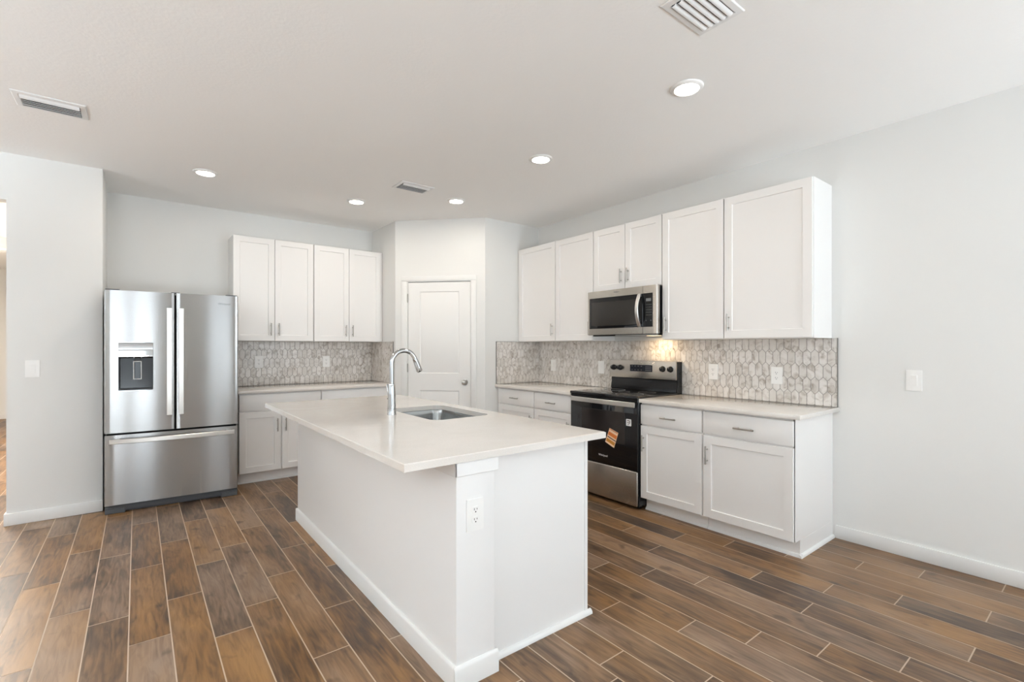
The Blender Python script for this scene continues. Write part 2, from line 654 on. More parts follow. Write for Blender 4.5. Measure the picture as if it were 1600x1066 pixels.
wall_with_openings('wall_rear', Matrix.Translation((WEST, REAR - .1, 0)), XR - WEST, [(a - WEST, b - WEST, c, d) for a, b, c, d in OPEN_REAR])
TW = Matrix.Translation((WEST, REAR, 0)) @ Matrix.Rotation(PI / 2, 4, 'Z')
wall_with_openings('wall_side', TW, YL - REAR + .12, [(a - REAR, b - REAR, c, d) for a, b, c, d in OPEN_WEST])  # its openings are added to let fill light in
k = 0
for T, opens, o0 in ((Matrix.Translation((0, REAR - .05, 0)), OPEN_REAR, 0), (Matrix.Translation((WEST - .05, 0, 0)) @ Matrix.Rotation(PI / 2, 4, 'Z'), OPEN_WEST, 0)):
    for a, b, c, d in opens:
        k += 1
        f = MB(T)
        for p in ((a, a + .05, c, d), (b - .05, b, c, d), (a, b, c, c + .05), (a, b, d - .05, d), ((a + b) / 2 - .10, (a + b) / 2 + .10, c, d) if b - a > 1.2 and d - c > 2 else ((a + b) / 2 - .02, (a + b) / 2 + .02, c, d)):
            f.box(p[0], p[1], -.0, .045, p[2], p[3], .004)
        struct(f.build('window_%d' % k, TRIM))  # last rear frame and both west frames belong to added openings

# ------------------------------------------------------------------ cabinets
TR = frame((XR, 0, 0), (0, -1, 0), (-1, 0, 0))      # local x = -world y
TB = frame((0, YB, 0), (1, 0, 0), (0, -1, 0))
FUL, FBL = .305, .600        # carcass depths (wall / base)
DTH = .019


def shaker(mb, x0, x1, z0, z1, y, st=.057, rec=.0085):
    b = .0015

    def ring(i, yy):
        return [(x0 + i, yy, z0 + i), (x1 - i, yy, z0 + i), (x1 - i, yy, z1 - i), (x0 + i, yy, z1 - i)]
    mb.rings([ring(0, y), ring(0, y + DTH - b), ring(b, y + DTH), ring(st, y + DTH), ring(st + .0035, y + DTH - rec)])
    return mb


def pull(T, parent, x, z, y, vertical=True, L=.128, label=None):
    mb = MB(T)
    h = L / 2
    d = (0, 0, 1) if vertical else (1, 0, 0)
    c = Vector((x, y + .028, z))
    D = Vector(d)
    mb.tube([c - D * h, c + D * h], .0055, 12)
    for s in (-1, 1):
        p = c + D * (s * h * .62)
        mb.tube([(p.x, y, p.z), tuple(p)], .0045, 10)
    return mb.build('handle', NICKEL, parent)


def wall_cab(T, x0, x1, z0, z1, label, doors, group, fill=None, side=None):
    """doors: list of (x0, x1, handle side) in local wall coordinates"""
    t = thing('wall_cabinet', label, 'cabinet', T @ Vector(((x0 + x1) / 2, 0, z0)), group)
    c = MB(T)
    c.box(x0 + .001, x1 - .001, .001, FUL, z0, z1, .0015)
    if fill:
        c.box(fill[0], fill[1], FUL - .02, FUL + .004, z0, z1)
    c.build('carcass', CAB, t)
    for a, b, s in doors:
        dr = shaker(MB(T), a, b, z0 + .004, z1 - .004, FUL + .001).build('door', CAB, t, 25)
        if s:
            hx = a + .036 if s == 'l' else b - .036
            pull(T, dr, hx, z0 + .122, FUL + .001 + DTH)
    return t


G_WR = 'white wall cabinets along the range wall'
G_WB = 'white wall cabinets beside the refrigerator'
g = .004
wall_cab(TR, -1.876, -1.270, UB, UT, 'widest white wall cabinet, at the open end of the range-wall row nearest the light switch', [(-1.876 + g, -1.276, 'l')], G_WR)
wall_cab(TR, -2.416, -1.878, UB, UT, 'tall narrow white wall cabinet right beside the microwave, handle at lower left', [(-2.416 + g, -1.878 - g, 'l')], G_WR)
wall_cab(TR, -3.187, -2.418, 1.838, UT, 'short two-door white cabinet mounted directly above the microwave', [(-3.187 + g, -2.806 - .003, 'r'), (-2.806 + .003, -2.418 - g, 'l')], G_WR)
wall_cab(TR, -3.722, -3.189, UB, UT, 'tall white wall cabinet on the pantry side of the microwave, touching it', [(-3.722 + g, -3.189 - g, 'r')], G_WR)
wall_cab(TR, -4.335, -3.724, UB, UT, 'white wall cabinet in the corner against the pantry wall', [(-4.335 + g, -3.724 - g, 'r')], G_WR, (-4.363, -4.333))
wall_cab(TB, .750, 1.517, UB, UT, 'white two-door wall cabinet next to the refrigerator top', [(.750 + .002, 1.130 - .002, 'r'), (1.130 + .002, 1.517 - g, 'l')], G_WB)
wall_cab(TB, 1.519, 2.287, UB, UT, 'white two-door wall cabinet next to the pantry corner, farther from refrigerator', [(1.519 + g, 1.904 - .002, 'r'), (1.904 + .002, 2.287 - g, 'l')], G_WB, (2.285, 2.305))


def base_cab(T, x0, x1, label, doors, drawer_pull, group, fill=None, end=None):
    t = thing('base_cabinet', label, 'cabinet', T @ Vector(((x0 + x1) / 2, 0, 0)), group)
    c = MB(T)
    c.box(x0 + .001, x1 - .001, .001, FBL, .105, CB - .001, .0015)
    c.box(x0 + .001, x1 - .001, .001, FBL - .075, 0, .105)
    if fill:
        c.box(fill[0], fill[1], FBL - .03, FBL + .004, .105, CB - .001)
    c.build('carcass', CAB, t)
    xe = x1 if end is None else x1 - .012
    toe = MB(T)
    toe.box(x0 + .001, xe - .001, FBL - .075, FBL - .063, 0, .104)
    toe.build('toe_kick', CAB, t)
    sh = MB(T)
    prof = [(FBL - .063, 0), (FBL - .047, 0), (FBL - .048, .008), (FBL - .052, .015), (FBL - .058, .019), (FBL - .063, .020)]
    sh.prism(prof, x0 + .001, (x1 + .018) if end else x1 - .001, 'x')
    if end:
        # moulding returns along the exposed end
        sh.prism([(x1 + .003, 0), (x1 + .019, 0), (x1 + .018, .008), (x1 + .014, .015), (x1 + .008, .019), (x1 + .003, .020)], .001, FBL - .047, 'y')
        ep = MB(T)
        ep.box(x1 - .012, x1 + .003, .001, FBL, .108, CB - .001, .001)
        ep.box(x1 - .012, x1 + .003, .001, FBL - .063, 0, .108)
        ep.build('end_panel', CAB, t)
    sh.build('shoe_moulding', TRIM, t)
    xa, xb = doors[0][0], doors[-1][1]
    dw = MB(T)
    dw.box(xa, xb, FBL + .001, FBL + .001 + DTH, .700, .856, .002, 2)
    d = dw.build('drawer', CAB, t)
    if drawer_pull:
        pull(T, d, (xa + xb) / 2, .770, FBL + .001 + DTH, False, .135)
    for a, b, s in doors:
        dr = shaker(MB(T), a, b, .110, .688, FBL + .001).build('door', CAB, t, 25)
        hx = a + .032 if s == 'l' else b - .032
        pull(T, dr, hx, .552, FBL + .001 + DTH)
    return t


G_BR = 'white base cabinets along the range wall'
G_BB = 'white base cabinets beside the refrigerator'
base_cab(TR, -1.875, -1.268, 'white base cabinet with exposed end panel at the open end of the range-wall counter', [(-1.875 + .006, -1.268 - .006, 'l')], True, G_BR, end=True)
base_cab(TR, -2.4145, -1.877, 'white base cabinet standing just right of the black range', [(-2.414 + .004, -1.877 - .006, 'l')], True, G_BR)
base_cab(TR, -3.724, -3.186, 'white base cabinet on the pantry side of the range, touching it', [(-3.724 + .006, -3.186 - .006, 'r')], True, G_BR)
base_cab(TR, -4.335, -3.726, 'white base cabinet in the corner under the counter against the pantry wall', [(-4.335 + .006, -3.726 - .006, 'r')], True, G_BR, (-4.363, -4.333))
base_cab(TB, .757, 1.510, 'white two-door base cabinet standing next to the refrigerator', [(.757 + .003, 1.127 - .004, 'r'), (1.127 + .008, 1.510 - .004, 'l')], False, G_BB)
base_cab(TB, 1.512, 2.280, 'white two-door base cabinet beside the pantry wall, behind the island', [(1.512 + .006, 1.896 - .004, 'r'), (1.896 + .004, 2.280 - .006, 'l')], False, G_BB, (2.280, 2.304))

# ------------------------------------------------------------------ worktops
CD = .647
o = MB().box(XR - CD, XR - .001, 1.223, 2.408, CB, CT, .003, 2).build('countertop', QUARTZ)
tag(o, 'cream quartz countertop between the range and the open end of the wall run', 'countertop', 'quartz countertops')
o = MB().box(XR - CD, XR - .001, 3.178, YC - .001, CB, CT, .003, 2).build('countertop', QUARTZ)
tag(o, 'cream quartz countertop between the range and the pantry wall', 'countertop', 'quartz countertops')
o = MB().box(.742, XA - .001, YB - CD, YB - .001, CB, CT, .003, 2).build('countertop', QUARTZ)
tag(o, 'cream quartz countertop running from the refrigerator to the pantry wall', 'countertop', 'quartz countertops')

# island worktop with the sink cut-out
IX0, IX1, IY0, IY1 = .743, 1.806, 1.572, 3.905
SX0, SX1, SY0, SY1 = 1.315, 1.712, 2.400, 3.040
mb = MB()
hole = rrect(SX0, SX1, SY0, SY1, .065, 8)
nh = len(hole)
cx, cy = (SX0 + SX1) / 2, (SY0 + SY1) / 2


def outer_pt(px, py, i=0):
    dx, dy = px - cx, py - cy
    tx = ((IX1 - i - cx) if dx > 0 else (IX0 + i - cx)) / dx if abs(dx) > 1e-6 else 1e9
    ty = ((IY1 - i - cy) if dy > 0 else (IY0 + i - cy)) / dy if abs(dy) > 1e-6 else 1e9
    s = min(tx, ty)
    return (cx + dx * s, cy + dy * s)


# make sure the rectangle corners are sampled
angs = []
for (x, y) in hole:
    angs.append(math.atan2(y - cy, x - cx))
corner_dirs = [(IX1, IY1), (IX0, IY1), (IX0, IY0), (IX1, IY0)]
for c in corner_dirs:
    angs.append(math.atan2(c[1] - cy, c[0] - cx))
angs = sorted(angs)


def hole_pt(a):
    # intersection of a ray with the rounded hole outline
    d = Vector((math.cos(a), math.sin(a)))
    best = None
    for i in range(nh):
        p, q = Vector(hole[i]), Vector(hole[(i + 1) % nh])
        e = q - p
        den = d.x * e.y - d.y * e.x
        if abs(den) < 1e-12:
            continue
        w_ = p - Vector((cx, cy))
        t_ = (w_.x * e.y - w_.y * e.x) / den
        u_ = (w_.x * d.y - w_.y * d.x) / den
        if t_ > 0 and -1e-6 <= u_ <= 1 + 1e-6 and (best is None or t_ < best):
            best = t_
    return (cx + d.x * best, cy + d.y * best)


HP = [hole_pt(a) for a in angs]
e = .003
ring_hi = [(x, y, CT) for x, y in HP]
ring_lo = [(x, y, CB) for x, y in HP]
OT = [(*outer_pt(x, y, e), CT) for x, y in HP]
OM = [(*outer_pt(x, y), CT - e) for x, y in HP]
OL = [(*outer_pt(x, y), CB) for x, y in HP]
mb.rings([ring_lo, ring_hi, OT, OM, OL, ring_lo], True, False, False)
bmesh.ops.remove_doubles(mb.bm, verts=mb.bm.verts[:], dist=1e-5)
o = mb.build('island_countertop', QUARTZ, None, 0)
tag(o, 'large cream quartz island top with sink cut-out and overhanging edge', 'countertop', 'quartz countertops')

# undermount sink
sink = thing('sink', 'stainless steel undermount sink set into the island top', 'sink', (cx, cy, CB - .215))
sk = MB()
rings = []
for ins, z in ((-.020, CB - .0012), (-.004, CB - .0012), (-.003, CB - .004), (.002, CB - .03), (.010, CB - .17), (.022, CB - .195), (.05, CB - .205)):
    rings.append([(x, y, z) for x, y in rrect(SX0 + ins, SX1 - ins, SY0 + ins, SY1 - ins, max(.065 - ins * .4, .02), 8)])
out = []
for ins, z in ((.04, CB - .212), (.012, CB - .2), (.0, CB - .17), (-.008, CB - .03), (-.020, CB - .004)):
    out.append([(x, y, z) for x, y in rrect(SX0 + ins, SX1 - ins, SY0 + ins, SY1 - ins, max(.065 - ins * .4, .02), 8)])
sk.rings(out + rings, True, True, True)
sk.build('basin', SINKM, sink, 40)
dn = MB()
dn.lathe([(.055, CB - .2045), (.055, CB - .202), (.045, CB - .2), (.04, CB - .203), (.012, CB - .2035)], 28, Matrix.Translation((cx + .05, cy, 0)))
dn.build('drain', CHROME, sink)

# faucet: gooseneck with a pull-down spray head, lever on the far side
FX, FY = 1.231, 2.780
fa = thing('faucet', 'chrome gooseneck pull-down kitchen faucet standing on the island beside the sink', 'faucet', (FX, FY, CT))
f1 = MB()
f1.lathe([(.0275, CT), (.0275, CT + .004), (.0262, CT + .008), (.0255, CT + .03), (.0232, CT + .12), (.0212, CT + .182), (.0195, CT + .188), (.015, CT + .189)], 32, Matrix.Translation((FX, FY, 0)))
f1.build('body', CHROME, fa, 40)
R, zc = .081, 1.211
pts = [(FX, FY, CT + .185), (FX, FY, 1.15), (FX, FY, zc - .02)]
for k in range(0, 23):
    a = math.radians(180 - k * 158 / 22)
    pts.append((FX + R + R * math.cos(a), FY, zc + R * math.sin(a)))
f2 = MB()
f2.tube(pts, .0142, 20)
f2.build('gooseneck', CHROME, fa, 60)
a = math.radians(22)
tip = Vector(pts[-1])
dirn = Vector((math.sin(a), 0, -math.cos(a)))
f3 = MB()
hp = [tip - dirn * .004, tip + dirn * .002, tip + dirn * .012, tip + dirn * .055, tip + dirn * .082, tip + dirn * .088]
f3.tube(hp, [.0135, .0155, .0165, .0185, .0200, .0165], 22)
hd = f3.build('spray_head', CHROME, fa, 40)
f3b = MB()
f3b.tube([tip + dirn * .0885, tip + dirn * .0895], .0150, 18)
f3b.use(DARKGREY).build('spray_face', None, hd)
f4 = MB()
zl = CT + .092
f4.tube([(FX, FY + .018, zl), (FX, FY + .040, zl), (FX, FY + .043, zl)], [.013, .013, .010], 16)
f4.build('valve', CHROME, fa)
f5 = MB()
f5.tube([(FX, FY + .036, zl), (FX - .002, FY + .046, zl + .035), (FX - .004, FY + .056, zl + .088), (FX - .004, FY + .0565, zl + .092)], [.0055, .0052, .0065, .004], 14)
f5.build('lever', CHROME, fa)

# ------------------------------------------------------------------ island base
isl = thing('kitchen_island', 'white kitchen island base with paneled end and baseboard below the quartz top', 'island', ((.965 + 1.75) / 2, 2.74, 0))
PWX0, PWX1, PWY0, PWY1 = .965, 1.145, 1.586, 3.893
MB().box(PWX0, PWX1, PWY0, PWY1, 0, CB - .001, .003, 2, lambda c, d: abs(d.z) > .9).build('knee_wall', ISL, isl)
cbx = MB()
cbx.box(PWX1, 1.747, 1.662, 3.88, .105, .62, 0)
cbx.box(PWX1, 1.30, 1.662, 3.88, .62, CB - .001)
cbx.box(1.728, 1.747, 1.662, 3.88, .62, CB - .001)
cbx.box(PWX1, 1.67, 1.662, 3.88, 0, .105)
cbx.build('carcass', CAB, isl)
ep = MB()
ep.box(PWX1, 1.732, 1.645, 1.660, 0, CB - .001, .001)
ep.build('end_panel', ISL, isl)
st = MB()
st.box(1.7325, 1.752, 1.642, 1.662, .0, CB - .001, .001)
st.build('corner_stile', ISL, isl)
cp = MB()
cp.box(PWX0 - .007, PWX0 + .0005, PWY0 - .006, PWY1, .815, CB - .001, .002)
cp.box(PWX0 - .007, PWX1 + .018, PWY0 - .006, PWY0 + .0005, .815, CB - .001, .002)
cp.box(PWX1 + .0, PWX1 + .018, PWY0 - .0, 1.6445, .815, CB - .001, .002)
cp.build('apron_trim', ISL, isl)


def base_prof(t):
    return [(0, 0), (t, 0), (t, BB - .012), (t * .7, BB - .004), (t * .3, BB), (0, BB)]


bb = MB()
bb.prism([(PWX0 - a_, z_) for a_, z_ in base_prof(.013)], PWY0 - .0002, PWY1 + .0002, 'y')
bb.prism([(PWY0 - a_, z_) for a_, z_ in base_prof(.013)], PWX0 - .013, PWX1 + .013, 'x')
bb.prism([(PWX1 + a_, z_) for a_, z_ in base_prof(.013)], PWY0 - .0002, 1.6445, 'y')
bb.prism([(PWY1 + a_, z_) for a_, z_ in base_prof(.013)], PWX0 - .0125, PWX1, 'x')
bb.build('baseboard', TRIM, isl)
sh = MB()
yb = 1.645
sh.prism([(yb, 0), (yb - .017, 0), (yb - .016, .010), (yb - .011, .018), (yb - .004, .022), (yb, .022)], PWX1 + .013, 1.772, 'x')
sh.build('shoe_moulding', TRIM, isl)


# ------------------------------------------------------------------ tile backsplashes
def clip(poly, ax, v, keep_less):
    out = []
    for i in range(len(poly)):
        p, q = poly[i], poly[(i + 1) % len(poly)]
        ip = p[ax] <= v if keep_less else p[ax] >= v
        iq = q[ax] <= v if keep_less else q[ax] >= v
        if ip:
            out.append(p)
        if ip != iq:
            s = (v - p[ax]) / (q[ax] - p[ax])
            out.append((p[0] + s * (q[0] - p[0]), p[1] + s * (q[1] - p[1])))
    return out


def tile_field(T, a0, a1, z0, z1, name, parent, phase):
    """elongated-hexagon tiles on a grout bed, clipped to the rectangle"""
    W_, PZ, TP, GRT = .0521, .098, .026, .0015
    bm = bmesh.new()
    lay = bm.loops.layers.float_color.new('tile')

    def face(vs, col, mi):
        f = bm.faces.new(vs)
        f.material_index = mi
        for lp in f.loops:
            lp[lay] = col
        return f
    # grout bed as a thin slab
    q = [(a0, z0), (a1, z0), (a1, z1), (a0, z1)]
    lo = [bm.verts.new((x, .0005, z)) for x, z in q]
    hi = [bm.verts.new((x, .0060, z)) for x, z in q]
    face(hi, (0, 0, 0, 1), 1)
    face(lo[::-1], (0, 0, 0, 1), 1)
    for i in range(4):
        face((lo[i], lo[(i + 1) % 4], hi[(i + 1) % 4], hi[i]), (0, 0, 0, 1), 1)
    zt = 1.273
    for r in range(-6, 3):
        zc_ = zt + r * PZ + PZ / 2 + TP / 2 - .0
        off_ = (W_ / 2 if r % 2 else 0) + phase
        i0 = int((a0 - off_) / W_) - 2
        i1 = int((a1 - off_) / W_) + 2
        for i in range(i0, i1):
            c = off_ + i * W_
            hw, hz, sz_ = W_ / 2 - GRT, (PZ + TP) / 2 - GRT * 1.2, (PZ - TP) / 2
            poly = [(c - hw, zc_ - sz_), (c, zc_ - hz), (c + hw, zc_ - sz_), (c + hw, zc_ + sz_), (c, zc_ + hz), (c - hw, zc_ + sz_)]
            for ax, v, kl in ((0, a0 + .0008, False), (0, a1 - .0008, True), (1, z0 + .0008, False), (1, z1 - .0008, True)):
                poly = clip(poly, ax, v, kl)
                if len(poly) < 3:
                    break
            if len(poly) < 3:
                continue
            # drop degenerate clips
            ar = abs(sum(poly[j][0] * poly[(j + 1) % len(poly)][1] - poly[(j + 1) % len(poly)][0] * poly[j][1] for j in range(len(poly)))) / 2
            if ar < 2e-5:
                continue
            col = (random.random(), random.random(), random.random(), 1)
            mx = sum(p[0] for p in poly) / len(poly)
            mz = sum(p[1] for p in poly) / len(poly)
            A_ = [bm.verts.new((x, .0060, z)) for x, z in poly]
            B_ = [bm.verts.new((x, .0073, z)) for x, z in poly]
            C_ = [bm.verts.new((x + (mx - x) * .035, .0080, z + (mz - z) * .02)) for x, z in poly]
            for P_, Q_ in ((A_, B_), (B_, C_)):
                for j in range(len(poly)):
                    face((P_[j], P_[(j + 1) % len(poly)], Q_[(j + 1) % len(poly)], Q_[j]), col, 0)
            face(C_, col, 0)
    for v in bm.verts:
        v.co = T @ v.co
    bmesh.ops.recalc_face_normals(bm, faces=bm.faces[:])
    me = bpy.data.meshes.new(name)
    bm.to_mesh(me)
    bm.free()
    me.materials.append(MARBLE)
    me.materials.append(GROUT_T)
    me.transform(parent.matrix_basis.inverted())
    o = bpy.data.objects.new(name, me)
    COL.objects.link(o)
    o.parent = parent
    return o


TA = frame((XA, 0, 0), (0, -1, 0), (-1, 0, 0))
TC = frame((0, YC, 0), (1, 0, 0), (0, -1, 0))
b1 = thing('tile_backsplash', 'marble picket tile backsplash behind the counter beside the refrigerator', 'backsplash', (1.5, YB, CT), 'marble tile backsplashes')
tile_field(TB, .742, XA - .009, CT + .0005, UB - .001, 'tile_field', b1, .021)
tile_field(TA, -YB + .0, -5.160, CT + .0005, UB - .001, 'tile_return', b1, .01)
b2 = thing('tile_backsplash', 'long marble picket tile backsplash along the range wall', 'backsplash', (XR, 2.8, CT), 'marble tile backsplashes')
tile_field(TR, -YC + .009, -1.237, CT + .0005, UB - .001, 'tile_field', b2, .006)
tile_field(TC, 3.175, XR - .0005, CT + .0005, UB - .001, 'tile_return', b2, .03)
ed = MB(TR)
ed.box(-1.237, -1.233, .0005, .0095, CT + .0005, UB + .001)
ed.build('edge_trim', EDGE, b2)
ed = MB(TC)
ed.box(3.171, 3.175, .0005, .0095, CT + .0005, UB + .0015)
ed.box(3.175, XR - FUL - .03, .0005, .0095, UB - .001, UB + .0015)
ed.build('edge_trim', EDGE, b2)
ed = MB(TA)
ed.box(-5.160, -5.156, .0005, .0095, CT + .0005, UB + .0015)
ed.build('edge_trim', EDGE, b1)

# ------------------------------------------------------------------ refrigerator
FR = thing('refrigerator', 'tall stainless steel french-door refrigerator with water dispenser in the alcove', 'refrigerator', (-.204, 4.900, 0), None, -math.radians(3.15))
FW, FH = .912, 1.763
# local: x 0..FW, y 0 = front of the doors, +y into the alcove
SAG = .008


def bow(x):
    s = (x / FW) * 2 - 1
    return SAG * s * s


fb = MB()
fb.box(.006, FW - .006, .085, .80, .03, FH - .012, .004)
sub(fb.build('cabinet', GREYSIDE, FR, local=True), 'dark grey side walls')


def bowed(mb, x0, x1, z0, z1, thick=.075, r=.008, n=14, hole=None):
    """door skin: a bowed front with rounded vertical edges, as rings over x"""
    prof = []
    prof.append((x0, thick))
    for k in range(5):
        a_ = PI / 2 * k / 4
        prof.append((x0 + r - r * math.cos(a_), bow(x0) + r - r * math.sin(a_)))
    for k in range(1, n):
        x = x0 + r + (x1 - x0 - 2 * r) * k / n
        prof.append((x, bow(x)))
    for k in range(5):
        a_ = PI / 2 * k / 4
        prof.append((x1 - r + r * math.sin(a_), bow(x1) + r - r * math.cos(a_)))
    prof.append((x1, thick))
    if hole is None:
        mb.prism(prof, z0, z1, 'z')
    else:
        hx0, hx1, hz0, hz1 = hole
        mb.prism(prof, z0, hz0, 'z')
        mb.prism(prof, hz1, z1, 'z')
        left = [p for p in prof if p[0] <= hx0 - 1e-4 and p != prof[-1]] + [(hx0, bow(hx0)), (hx0, thick)]
        right = [(hx1, thick), (hx1, bow(hx1))] + [p for p in prof if p[0] >= hx1 + 1e-4]
        mb.prism(left, hz0, hz1, 'z')
        mb.prism(right, hz0, hz1, 'z')
        mid = [(hx0, thick), (hx0, .062), (hx1, .062), (hx1, thick)]
        mb.prism(mid, hz0, hz1, 'z')
    return mb


SPL = .4565
HX0, HX1, HZ0, HZ1 = .085, .311, .968, 1.351
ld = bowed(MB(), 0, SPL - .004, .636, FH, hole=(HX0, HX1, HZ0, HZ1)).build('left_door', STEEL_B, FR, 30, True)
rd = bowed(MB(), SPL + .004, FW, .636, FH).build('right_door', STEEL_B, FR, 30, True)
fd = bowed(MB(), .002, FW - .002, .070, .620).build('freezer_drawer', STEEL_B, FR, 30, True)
gk = MB()
gk.box(.01, FW - .01, .070, .085, .06, FH - .01)
gk.build('gasket', GAP, FR, local=True)
gr = MB()
gr.box(.004, FW - .004, .030, .12, .022, .062, .003)
gr.box(.004, .13, .022, .12, 0.0, .040, .003)
gr.box(FW - .13, FW - .004, .022, .12, 0.0, .040, .003)
gr.box(.13, FW - .13, .045, .12, .006, .03)
sub(gr.build('base_grille', DARKGREY, FR, local=True), 'dark grey base grille')
MB().box(SPL - .030, SPL + .030, .025, .075, FH - .004, FH + .008, .003).build('centre_cap', DARKGREY, FR, local=True)
for x in (.05, FW - .05):
    MB().box(x - .045, x + .045, .025, .12, FH - .012, FH + .010, .004).build('hinge_cover', DARKGREY, FR, local=True)
for x, par in ((.4175, ld), (.4965, rd)):
    hb = MB()
    P_ = [(x, -.046 - .008 * (1 - ((k - 7) / 7) ** 2) , .760 + .875 * k / 14) for k in range(15)]
    hb.bar(P_, .038, .013, (1, 0, 0))
    for z in (.80, 1.595):
        hb.box(x - .014, x + .014, -.046, .006, z - .024, z + .024, .003)
    sub(hb.build('handle', STEEL_H, par, 30, True), 'flat polished steel bar handle')
hb = MB()
P_ = [(.035 + .845 * k / 18, -.030 - .030 * (1 - ((k - 9) / 9) ** 2), .574) for k in range(19)]
hb.bar(P_, .036, .013, (0, 0, 1))
for x in (.075, .84):
    hb.box(x - .02, x + .02, -.040, .006, .560, .588, .003)
sub(hb.build('handle', STEEL_H, fd, 30, True), 'bowed polished steel drawer handle')
# dispenser
dp = MB()
dp.use(BLACKP)
dp.box(HX0 + .002, HX1 - .002, .052, .060, HZ0 + .002, HZ1 - .002)
dp.box(HX0 + .002, HX0 + .008, .004, .055, HZ0 + .002, 1.235)
dp.box(HX1 - .008, HX1 - .002, .004, .055, HZ0 + .002, 1.235)
dp.use(DARKGREY).box(HX0 + .004, HX1 - .004, .006, .055, HZ0 + .002, HZ0 + .014, .002)
disp = dp.build('dispenser', None, ld, 30, True)
fm = MB()
fm.use(CHROME)
for p in ((HX0 - .003, HX0 + .003, HZ0 - .003, HZ1 + .003), (HX1 - .003, HX1 + .003, HZ0 - .003, HZ1 + .003), (HX0, HX1, HZ0 - .003, HZ0 + .002), (HX0, HX1, HZ1 - .003, HZ1 + .003)):
    fm.box(p[0], p[1], .001, .010, p[2], p[3], .001)
# sloped mirror-bright control panel
fm.prism([(.050, 1.349), (.004, 1.349), (.001, 1.340), (-.006, 1.262), (-.004, 1.236), (.012, 1.226), (.050, 1.226)], HX0 + .003, HX1 - .003, 'x')
sub(fm.build('control_panel', None, ld, 20, True), 'mirror-finish dispenser control panel')
pd = MB()
pd.use(MARK_W)
for p in ((.178, .184, 1.058, 1.200), (.226, .232, 1.058, 1.200), (.178, .232, 1.195, 1.201), (.178, .232, 1.054, 1.060)):
    pd.box(p[0], p[1], .036, .041, p[2], p[3])
pd.use(BLACKG).box(.184, .226, .038, .052, 1.058, 1.197, .004)
pd.use(DARKGREY).box(.185, .225, .030, .053, 1.205, 1.235, .004)
pd.build('paddle', None, ld, 30, True)
text_mesh('logo', 'Whirlpool', .022, Matrix.Translation((.805, bow(.805) - .0006, 1.690)) @ Matrix.Diagonal((1, -1, 1, 1)), MARK_G, rd, .0005, local=True)

# ------------------------------------------------------------------ range
RG = thing('range', 'black glass-top electric range with stainless backguard and storage drawer', 'range', (XR - .33, 2.79, 0))
RY0, RY1 = 2.417, 3.172
b = MB()
b.box(3.172, XR - .012, RY0, RY1, .025, .892, .003)
for x in (3.24, 3.72):
    for y in (RY0 + .05, RY1 - .05):
        b.lathe([(.018, 0), (.018, .026)], 12, Matrix.Translation((x, y, 0)))
b.build('body', BLACKP, RG)
c = MB()
c.box(3.150, 3.705, RY0 - .001, RY1 + .001, .893, .914, .004, 2)
ck = c.build('cooktop', BLACKG, RG)
bu = MB()
for x, y, r in ((3.31, 2.62, .115), (3.55, 2.62, .075), (3.31, 2.98, .095), (3.55, 2.98, .095), (3.45, 2.79, .05)):
    bu.lathe([(r - .0015, .91405), (r + .0015, .91405), (r + .0015, .9143), (r - .0015, .9143), (r - .0015, .91405)], 48, Matrix.Translation((x, y, 0)), False, False)
sub(bu.build('burner_marking', MARK_G, ck), 'thin grey burner rings')
v = MB()
v.box(3.160, 3.172, RY0 + .002, RY1 - .002, .868, .892, .002)
v.build('vent_trim', BLACKP, RG)
d = MB()
d.box(3.156, 3.172, RY0 + .004, RY1 - .004, .318, .866, .003, 2)
od = d.build('oven_door', BLACKG, RG)
wn = MB()
wn.box(3.1545, 3.158, 2.545, 3.03, .510, .775, .001)
sub(wn.build('door_window', BLACKW, od), 'slightly lighter oven window glass')
h_ = MB()
P_ = [(3.122 - .010 * (1 - ((k - 8) / 8) ** 2), 2.424 + .706 * k / 16, .851) for k in range(17)]
h_.bar(P_, .040, .013, (0, 0, 1))
for y in (2.46, 3.10):
    h_.box(3.122, 3.158, y - .016, y + .016, .838, .862, .003)
sub(h_.build('door_handle', STEEL_H, od), 'flat stainless oven door handle')
dr = MB()
dr.box(3.152, 3.172, RY0 + .004, RY1 - .004, .032, .312, .008, 3)
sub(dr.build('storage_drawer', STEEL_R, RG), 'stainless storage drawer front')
bg = MB()
bg.box(3.722, XR - .012, RY0 + .008, RY1 - .004, .893, 1.185, .003)
# sloping lower riser
bg.prism([(3.700, .9145), (3.705, .955), (3.722, 1.02), (3.722, .9145)], RY0 + .012, RY1 - .015, 'y')
back = bg.build('backguard', BLACKP, RG)
TG = frame((3.722, 0, 0), (0, -1, 0), (-1, 0, 0))
fp = MB()
fp.box(3.700, 3.722, RY0 + .012, RY1, 1.024, 1.190, .003, 2)
sub(fp.build('control_panel', STEEL_R, back), 'stainless control panel')
ds = MB(TG)
ds.box(-2.922, -2.671, .0215, .0235, 1.087, 1.149, .001)
dsp = ds.build('display', SCREEN, back)
mk = MB(TG)
for k in range(4):
    for q in range(3):
        mk.box(-2.745 + k * .017, -2.735 + k * .017, .0234, .0238, 1.098 + q * .016, 1.103 + q * .016)
for k in range(4):
    mk.box(-2.905 + k * .035, -2.888 + k * .035, .0234, .0238, 1.135, 1.139)
    mk.box(-2.905 + k * .035, -2.890 + k * .035, .0234, .0238, 1.100, 1.103)
mk.use(MARK_G).build('lettering', None, dsp)
